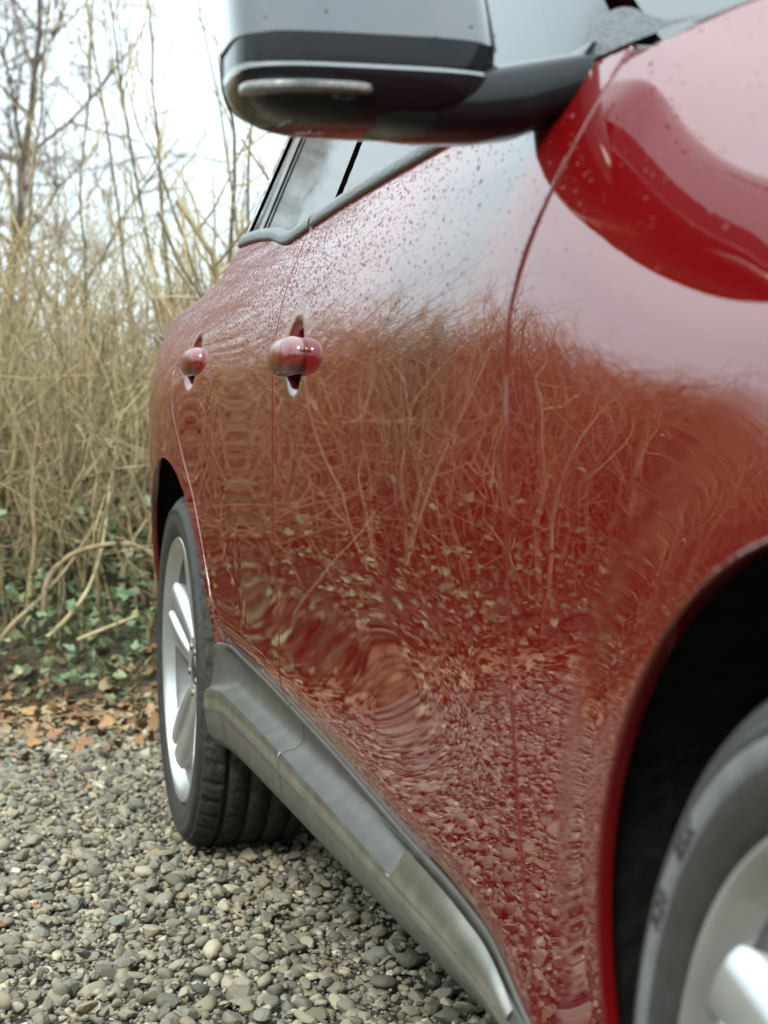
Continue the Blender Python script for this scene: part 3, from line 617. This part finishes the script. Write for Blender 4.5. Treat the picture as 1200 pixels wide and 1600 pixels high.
# ---- wheels
def lathe(prof, seg, yc, zc, notch=None):
    th = np.arange(seg)*2*np.pi/seg; V = []; F = []; k = len(prof)
    for i, a in enumerate(th):
        for j, (x, r) in enumerate(prof):
            rr = r-(notch(i, j) if notch else 0); V.append((x, yc+rr*math.cos(a), zc+rr*math.sin(a)))
    for i in range(seg):
        n_ = (i+1) % seg
        for j in range(k-1): F.append((i*k+j, n_*k+j, n_*k+j+1, i*k+j+1))
    return V, F
def wheel(yc, xf, phase, letters):
    zc = .343
    lip = [(xf+.022, .235), (xf+.006, .247), (xf-.001, .252), (xf-.003, .256), (xf+.002, .260), (xf+.012, .260), (xf+.02, .254)]
    barrel = [(xf+.022, .235), (xf+.035, .226), (xf+.12, .222), (xf+.2, .235), (xf+.205, .254), (xf+.19, .258)]
    V, F = lathe(lip, 96, yc, zc); o = len(V)
    def add(vv, ff):
        nonlocal V, F
        o = len(V); V += vv; F += [tuple(q+o for q in f) for f in ff]
    # five broad spokes, each a pair of blades with a valley between
    for k in range(5):
        for s in (-1, 1):
            rows = []
            for r in np.linspace(.05, .242, 9):
                u = (r-.05)/.192; ac = phase+k*2*np.pi/5+s*(.34-.10*u)*(1 if True else 0)*(.9-.25*u)
                wd = (.018+.012*u+.006*u*u)/r*.95; dish = xf+.030-.024*u**1.5-.004*math.sin(u*3.14)
                e = [(-1.0, .026), (-.93, .004), (-.55, .0), (.2, .003), (.93, .010), (1.0, .030)]
                rows.append([(dish+dx, yc+r*math.cos(ac+s*q*wd), zc+r*math.sin(ac+s*q*wd)) for (q, dx) in e])
            vv = [p for rw in rows for p in rw]; m_ = 6
            ff = [(i*m_+j, i*m_+j+1, (i+1)*m_+j+1, (i+1)*m_+j) for i in range(8) for j in range(m_-1)]
            if s > 0: ff = [tuple(reversed(f)) for f in ff]
            add(vv, ff)
    hub = [(xf+.05, .068), (xf+.032, .066), (xf+.026, .060), (xf+.028, .036), (xf+.032, .034)]
    add(*lathe(hub, 40, yc, zc))
    wo = cpart('wheel', V, F, M['alloy']); 
    cpart('rim_barrel', *lathe(barrel, 72, yc, zc), M['barrel'], wo)
    cpart('centre_cap', *lathe([(xf+.033, .034), (xf+.026, .031), (xf+.024, .02), (xf+.023, .001)], 32, yc, zc), M['cap'], wo)
    cpart('brake_disc', *lathe([(xf+.10, .165), (xf+.085, .163), (xf+.085, .09), (xf+.07, .085), (xf+.065, .02)], 60, yc, zc), M['steel'], wo)
    for k in range(5):
        a = phase+(k+.5)*2*math.pi/5; r = .048
        cpart('wheel_nut', *lathe([(xf+.04, .010), (xf+.027, .009), (xf+.023, .007), (xf+.023, .001)], 6, yc+r*math.cos(a), zc+r*math.sin(a)), M['steel'], wo)
    # tyre: sidewall rings, shoulder blocks, four rain grooves
    p = [(xf+.012, .256), (xf+.002, .262), (xf-.004, .268), (xf-.0045, .274), (xf-.006, .276), (xf-.008, .290), (xf-.0085, .300), (xf-.0075, .308), (xf-.0085, .309), (xf-.007, .316), (xf-.003, .322), (xf+.000, .323), (xf+.003, .331)]
    sh = len(p); p += [(xf+.010, .337), (xf+.024, .3415), (xf+.036, .3425)]; she = len(p)
    for g0 in (.046, .088, .130, .172):
        p += [(xf+g0-.0045, .343), (xf+g0-.003, .335), (xf+g0+.003, .335), (xf+g0+.0045, .343)]
    p += [(xf+.186, .342), (xf+.200, .339), (xf+.212, .331), (xf+.218, .30), (xf+.214, .262), (xf+.2, .255)]
    V, F = lathe(p, 288, yc, zc, lambda i, j: (.006 if i % 6 == 0 else 0) if sh <= j < she else ((.0025 if i % 9 == 0 else 0) if she+3 <= j < len(p)-6 and (j-she) % 4 in (3, 0) else 0))
    side = [f for q, f in enumerate(F) if q % (len(p)-1) < sh-1]; tread = [f for q, f in enumerate(F) if q % (len(p)-1) >= sh-1]
    ty = cpart('tyre', V, side, M['side'] if letters else M['rubber'], wo)
    def clean(o):
        bm = bmesh.new(); bm.from_mesh(o.data); bmesh.ops.delete(bm, geom=[v for v in bm.verts if not v.link_faces], context='VERTS'); bm.to_mesh(o.data); bm.free()
    clean(ty)
    tr = cpart('tyre_tread', V, tread, M['dirt'], wo); clean(tr)
    if letters:
        cpart('tyre_band', *lathe([(xf-.0062, .290), (xf-.0092, .2935), (xf-.0098, .300), (xf-.0088, .3085), (xf-.0060, .312)], 144, yc, zc), M['band'], wo)
        for (txt, a0) in letters:
            cu = bpy.data.curves.new('tyre_lettering', 'FONT'); cu.body = txt; cu.size = .020; cu.align_x = 'CENTER'; cu.extrude = .0006
            tmp = bpy.data.objects.new('tmp', cu); C.objects.link(tmp); dg = bpy.context.evaluated_depsgraph_get(); me = bpy.data.meshes.new_from_object(tmp.evaluated_get(dg)); bpy.data.objects.remove(tmp)
            R0 = .2945
            for v in me.vertices:
                lx, ly, lz = v.co; a = a0+lx/R0; r = R0+ly*.85
                v.co = (xf-.0105-lz-XC, yc+r*math.cos(a)-2.15, zc+r*math.sin(a))
            lo = link('tyre_lettering', me, M['rubber'], wo)
    return wo
wheel(YR, .457, math.radians(96), None)
wheel(YF, .470, math.radians(20), [('R20', math.radians(30)), ('85X', math.radians(43))])
# ---- door handles
def handle(hy, hz, parent, L_):
    """pull bar standing off the door on two curved ends, with a key cover"""
    m_ = 18; V = []; ts = np.sort(np.concatenate([.5-.5*np.cos(np.linspace(0, np.pi, 26)), [.204, .214]])); n = len(ts)
    for t in ts:
        y = hy-.095*L_+.19*L_*t
        u = 2*t-1; e_ = (1-abs(u)**4.5)**.5*.86+.14; hh = .0255*e_; tk = .0215*e_; out = .0205-.006*u*u
        x0 = float(S(hy+u*.11, hz+.07))-out
        for k in range(m_):
            a = 2*math.pi*k/m_; ca, sa = math.cos(a), math.sin(a)
            V.append((x0+tk*math.copysign(abs(ca)**.85, ca), y, hz+hh*math.copysign(abs(sa)**.85, sa)))
    F = [(i*m_+k, (i+1)*m_+k, (i+1)*m_+(k+1) % m_, i*m_+(k+1) % m_) for i in range(n-1) for k in range(m_)]
    F += [tuple(range(m_)), tuple(reversed(range((n-1)*m_, n*m_)))]
    o = cpart('door_handle', V, F, M['dry'], parent)
    o.data.materials.append(M['seam']); i0 = int(np.argmin(np.abs(ts-.204)))
    for k in range(m_): o.data.polygons[i0*m_+k].material_index = 1
    return o
handle(HANDLES[0][0]-.002, HANDLES[0][1], FD, .84)
handle(HANDLES[1][0]-.002, HANDLES[1][1], RD, .84)
# ---- glasshouse
def Gs(y, z):
    zb = belt(y); x0 = S(y, zb-.004); return x0+.006+(z-zb)*.40+.16*np.maximum(z-zb-.2, 0)**1.5
def gpatch(name, c0, c1, m, nt=14, lift=0., parent=None, mirror=False):
    c0 = np.array(c0); c1 = np.array(c1); t = np.linspace(0, 1, nt); Q = c0[:, None]*(1-t)[None, :, None]+c1[:, None]*t[None, :, None]
    q = Q.reshape(-1, 2); V = np.stack([Gs(q[:, 0], q[:, 1])-lift, q[:, 0], q[:, 1]], 1); idx = np.arange(len(q)).reshape(Q.shape[:2])
    F = [(idx[i, j], idx[i, j+1], idx[i+1, j+1], idx[i+1, j]) for i in range(idx.shape[0]-1) for j in range(nt-1)]
    a, b_, c = V[F[0][0]], V[F[0][1]], V[F[0][2]]
    if np.cross(b_-a, c-a)[0] > 0: F = [tuple(reversed(f)) for f in F]
    return cpart(name, V, F, M[m], parent, True, mirror)
roofz = spl([1.2, 1.9, 2.2, 2.6, 3.0, 3.4, 3.8], [1.30, 1.47, 1.51, 1.53, 1.52, 1.49, 1.44])
def pill(y0, y1, y0t, y1t, n=12, zt=None):
    s = np.linspace(0, 1, n); a = np.stack([y0+(y1-y0)*s, belt(y0+(y1-y0)*s)-.003], 1); yt = y0t+(y1t-y0t)*s
    return a, np.stack([yt, roofz(yt)], 1)
for mir in (False, True):
    gpatch('front_window', *pill(1.46, 2.40, 2.06, 2.40, 24), 'glass', 14, -.004, mirror=mir)
    gpatch('rear_window', *pill(2.50, 3.065, 2.49, 2.98, 20), 'glass', 14, -.004, mirror=mir)
    gpatch('quarter_window', *pill(3.10, 3.245, 3.01, 3.10, 8), 'glass', 12, -.004, mirror=mir)
    gpatch('centre_pillar', *pill(2.385, 2.515, 2.385, 2.505, 6), 'black', 12, .0, mirror=mir)
    gpatch('rear_window_divider', *pill(3.06, 3.105, 2.975, 3.015, 4), 'black', 12, .002, mirror=mir)
    gpatch('window_frame', *pill(3.238, 3.295, 3.095, 3.14, 4), 'strip', 12, .004, mirror=mir)
    gpatch('windscreen_pillar', *pill(1.335, 1.47, 1.90, 2.07, 6), 'gloss', 12, .004, mirror=mir)
    # roof rail over the doors
    ys = np.linspace(1.90, 3.2, 30); V = []; F = []
    for y in ys:
        z = float(roofz(y)); x = float(Gs(y, z))
        V += [(x-.003, y, z-.006), (x+.006, y, z+.02), (x+.04, y, z+.045), (x+.12, y, z+.065)]
    F = [(i*4+j, i*4+j+1, i*4+j+5, i*4+j+4) for i in range(29) for j in range(3)]
    cpart('roof_rail', V, F, M['paint'], None, True, mir)
    # rear pillar wrapping in to the tailgate
    V = []; F = []; n = 14
    for t in np.linspace(0, 1, 12):
        yb = 3.285; yt = 3.135; y0 = yb+(yt-yb)*t; z0 = float(belt(yb))*(1-t)+float(roofz(yt))*t; x0 = float(Gs(y0, z0))
        for s in np.linspace(0, 1, n):
            y = y0+(4.15-.35*t-y0)*s; V.append((x0+.235*(y-y0)+.30*s**3, y, z0-.03*s*(1-t)))
    F = [(i*n+j, i*n+j+1, i*n+n+j+1, i*n+n+j) for i in range(11) for j in range(n-1)]
    cpart('rear_pillar', V, F, M['paint'], None, True, mir)
    # satin strip along the belt line
    for (nm, y0, y1) in (('belt_moulding', 1.40, 2.452), ('belt_moulding', 2.462, 3.295)):
        V = []; ys = np.linspace(y0, y1, 50)
        sec = [(.010, -.004), (-.002, -.004), (-.0045, .000), (-.003, .009), (.003, .0165), (.012, .017)]
        for y in ys:
            zb = float(belt(y)); x = float(S(y, zb-.004))
            for (dx, dz_) in sec: V.append((x+dx, y, zb+dz_))
        F = [(i*6+j, i*6+j+1, i*6+j+7, i*6+j+6) for i in range(49) for j in range(5)]
        F += [tuple(range(6)), tuple(range(49*6, 50*6))]
        cpart(nm, V, F, M['belt'], None, True, mir)
# windscreen, bonnet, roof, tailgate, nose
def across(name, rows, m, n=25):
    """rows: (x_left, y_edge, z_edge, bow_y, bow_z) swept to the other side of the car"""
    V = []; u = np.linspace(-1, 1, n)
    for (xl, y, z, by, bz) in rows:
        for q in u: V.append((XC+q*(XC-xl), y+by*(1-q*q), z+bz*(1-q*q)))
    F = [(i*n+j, i*n+j+1, i*n+n+j+1, i*n+n+j) for i in range(len(rows)-1) for j in range(n-1)]
    return cpart(name, V, F, M[m])
sx = lambda y: float(S(y, belt(y)-.003))
across('bonnet', [(sx(y)+.004+d, y, float(belt(y))+e, -.02*(1-y), .10*b_) for (y, d, e, b_) in ((-.06, .10, -.03, .2), (.0, .03, -.005, .5), (.3, 0, .004, .8), (.7, 0, .004, .9), (1.0, 0, .004, .95), (1.28, .01, .004, .6))], 'paint')
across('windscreen', [(float(Gs(1.32+.58*t, 1.115+.365*t))+.012, 1.31+.60*t, 1.105+.375*t, -.27*(1-.6*t), .03+.05*t) for t in np.linspace(0, 1, 12)], 'glass')
across('roof', [(float(Gs(y, roofz(y)))+.115, y, float(roofz(y))+.062, 0, .045) for y in np.linspace(1.90, 3.75, 20)], 'paint')
across('tailgate', [(.80, 3.78, 1.49, .12, .03), (.80, 3.98, 1.30, .12, .0), (.78, 4.18, 1.08, .12, 0), (.66, 4.34, .95, .1, 0), (.60, 4.38, .60, .1, 0), (.62, 4.36, .28, .06, 0)], 'paint')
across('nose', [(sx(.0)+.03, -.02, .97, -.10, .02), (.60, -.03, .8, -.14, 0), (.56, -.03, .5, -.15, 0), (.60, -.02, .27, -.12, 0)], 'paint')
for xo in (.95, 1.77):
    s_ = box('front_seat', (xo-.24, 1.95, .55), (xo+.24, 2.45, .75), 'seat', None, .05); box('backrest', (xo-.23, 2.38, .7), (xo+.23, 2.52, 1.22), 'seat', s_, .05); box('headrest', (xo-.12, 2.45, 1.24), (xo+.12, 2.54, 1.40), 'seat', s_, .03)
s_ = box('rear_bench', (.75, 2.85, .55), (1.97, 3.35, .78), 'seat', None, .05); box('backrest', (.76, 3.28, .7), (1.96, 3.42, 1.2), 'seat', s_, .05)
box('dashboard', (.62, 1.30, .85), (2.10, 1.68, 1.06), 'black', None, .05)
# triangular foot of the windscreen pillar
gpatch('pillar_foot_trim', [(1.235+.2*s, float(belt(1.235+.2*s))+.001) for s in np.linspace(0, 1, 10)], [(1.235+.06+.14*s, float(belt(1.3))+.004+.035*math.sin(min(1, s*1.4)*1.57)) for s in np.linspace(0, 1, 10)], 'belt', 8, .006)
# ---- door mirror
def superq(c, a, e1, e2, n=48, mrows=36):
    """superellipsoid with its poles on the y axis"""
    bm = bmesh.new(); rows = []
    f = lambda w_, e: math.copysign(abs(w_)**e, w_)
    for i in range(1, mrows):
        la = -math.pi/2+math.pi*i/mrows; rows.append([bm.verts.new((c[0]+a[0]*f(math.cos(la), e1)*f(math.cos(2*math.pi*k/n), e2), c[1]+a[1]*f(math.sin(la), e1), c[2]+a[2]*f(math.cos(la), e1)*f(math.sin(2*math.pi*k/n), e2))) for k in range(n)])
    for i in range(len(rows)-1):
        for k in range(n): bm.faces.new((rows[i][k], rows[i][(k+1) % n], rows[i+1][(k+1) % n], rows[i+1][k]))
    bm.faces.new(rows[0][::-1]); bm.faces.new(rows[-1]); bmesh.ops.recalc_face_normals(bm, faces=bm.faces[:])
    return bm
def cut(bm, co, no):
    r = bmesh.ops.bisect_plane(bm, geom=bm.verts[:]+bm.edges[:]+bm.faces[:], plane_co=co, plane_no=no, clear_outer=True)
    ed = [e for e in r['geom_cut'] if isinstance(e, bmesh.types.BMEdge)]
    if ed: bmesh.ops.edgenet_fill(bm, edges=ed)
    for e in ed:
        if e.is_valid: e.smooth = False
def shift(bm):
    for v in bm.verts: v.co -= Vector((XC, 2.15, 0))
def rake2(bm):
    for v in bm.verts: v.co.y += .7*max(0, v.co.z-1.091)*(1 if v.co.y < 1.475 else -1)
def rake(bm):
    for v in bm.verts: v.co.y += .55*max(0, v.co.z-1.118)
mc = (.346, 1.475, 1.150)
bm = superq(mc, (.112, .075, .100), .5, .36); cut(bm, (0, 0, 1.1235), (0, 0, -1)); rake(bm); shift(bm); mroot = bm_obj('door_mirror', bm, M['cap'], car)
bm = superq(mc, (.1095, .0725, .098), .5, .40); cut(bm, (0, 0, 1.1245), (0, 0, 1)); cut(bm, (0, 0, 1.095), (0, 0, -1)); shift(bm); bm_obj('mirror_band', bm, M['gloss'], mroot)
bm = superq((mc[0], mc[1], 1.150), (.113, .080, .094), .5, .52); cut(bm, (0, 0, 1.0965), (0, 0, 1)); shift(bm); bm_obj('mirror_housing', bm, M['gloss'], mroot)
bm = superq((mc[0], mc[1], 1.150), (.1125, .0795, .094), .5, .46); cut(bm, (0, 0, 1.1015), (0, 0, 1)); cut(bm, (0, 0, 1.0955), (0, 0, -1)); rake2(bm); shift(bm); bm_obj('mirror_edge_highlight', bm, M['strip'], mroot)  # lighter strip standing for sky reflected on the housing's sloping edge
for o in mroot.children:
    pass
bm = superq((.289, 1.407, 1.0800), (.052, .020, .0048), .6, .35, 32, 16)
for v in bm.verts: v.co.y += .55*max(0, .285-v.co.x)**1.3*1.6
shift(bm); bm_obj('indicator_lens', bm, M['lens'], mroot)
bm = superq((.34, 1.55, 1.150), (.100, .003, .080), .9, .42, 40, 8); shift(bm); bm_obj('mirror_glass', bm, M['cap'], mroot)
# arm between housing and door
secs = [(.34, 1.47, 1.079, .060, .022), (.40, 1.468, 1.077, .056, .026), (.44, 1.46, 1.080, .052, .030), (.475, 1.452, 1.085, .048, .031), (.505, 1.44, 1.093, .045, .027), (.54, 1.43, 1.105, .043, .019)]
V = []; m_ = 20
for (x, y, z, a, b_) in secs:
    for k in range(m_):
        q = 2*math.pi*k/m_; ca, sa = math.cos(q), math.sin(q); V.append((x, y+a*math.copysign(abs(ca)**.7, ca), z+b_*math.copysign(abs(sa)**.6, sa)))
F = [(i*m_+k, i*m_+(k+1) % m_, (i+1)*m_+(k+1) % m_, (i+1)*m_+k) for i in range(len(secs)-1) for k in range(m_)]+[tuple(range(m_))[::-1]]
cpart('mirror_arm', V, F, M['gloss'], mroot)

# ---- rain beads standing on the shoulder of the car, thick towards the rear, and a few on the mirror
def bead_mesh(name, P, Nn, rad, m, parent, hgt=.5, stretch=1.):
    n = len(P); Nn = Nn/np.linalg.norm(Nn, axis=1, keepdims=True); T = np.cross(Nn, np.array([0., 1, 0])); T /= np.linalg.norm(T, axis=1, keepdims=True); B = np.cross(Nn, T)
    th = np.arange(7)*2*np.pi/7; prof = [(1.0, -.12), (.80, .55), (.42, .90)]; V = []
    for (q, h) in prof:
        for a in th: V.append(P+rad[:, None]*(q*math.cos(a)*stretch*T+q*math.sin(a)*B+h*hgt*Nn))
    V.append(P+rad[:, None]*hgt*Nn); V = np.stack(V, 1); k = V.shape[1]
    F = []
    for i in range(2):
        for j in range(7): a, b_, c, d = i*7+j, i*7+(j+1) % 7, (i+1)*7+(j+1) % 7, (i+1)*7+j; F += [(a, b_, c), (a, c, d)]
    F += [(14+j, 14+(j+1) % 7, 21) for j in range(7)]
    F = (np.array(F)[None]+(np.arange(n)*k)[:, None, None]).reshape(-1, 3)
    return tag(link(name, np_mesh(name, V.reshape(-1, 3), F), m, parent), kind='stuff')
wat, t, b = mat('rain_bead'); b.inputs['Base Color'].default_value = (.10, .012, .014, 1); b.inputs['Roughness'].default_value = .03; b.inputs['IOR'].default_value = 1.6
nn = N(t, 'ShaderNodeTexNoise'); nn.inputs['Scale'].default_value = 90; rr_ = N(t, 'ShaderNodeValToRGB'); rr_.color_ramp.elements[0].color = (.07, .006, .008, 1); rr_.color_ramp.elements[1].color = (.16, .03, .03, 1)
t.links.new(nn.outputs['Fac'], rr_.inputs['Fac']); t.links.new(rr_.outputs['Color'], b.inputs['Base Color'])
n = 60000; yy = rng.uniform(1.05, 3.95, n); zz_ = .86+.30*rng.random(n)**.9; zz_ = np.minimum(zz_, 1.16)
dens = sstep(.87, 1.03, zz_)*(.035+.8*sstep(1.35, 2.7, yy)); keep = (rng.random(n) < dens) & (zz_ < belt(yy)-.008)
for (hy, hz) in HANDLES: keep &= np.hypot((yy-hy)/.13, (zz_-hz)/.06) > 1
yy, zz_ = yy[keep], zz_[keep]; e = 1e-3
nv = np.stack([-np.ones(len(yy)), (S(yy+e, zz_)-S(yy-e, zz_))/(2*e), (S(yy, zz_+e)-S(yy, zz_-e))/(2*e)], 1)
P = np.stack([S(yy, zz_)-XC, yy-2.15, zz_], 1)
bead_mesh('rain_beads', P, nv, np.clip(.00095*np.exp(rng.normal(0, .42, len(yy))), .0005, .0028), wat, car, .34, 1.1)
me = mroot.data; pc = [(np.array(p.center), np.array(p.normal)) for p in me.polygons if p.normal.y < -.3 and p.area < 4e-4]
pk = [pc[int(i)] for i in rng.integers(0, len(pc), 80)]
Pm = np.array([p[0] for p in pk])+rng.normal(0, .002, (80, 3))*np.array([1, 0, 1]); Nm = np.array([p[1] for p in pk])
bead_mesh('rain_beads', Pm, Nm, np.clip(.0015*np.exp(rng.normal(0, .35, 80)), .0008, .003), M['gloss'], mroot, .6)
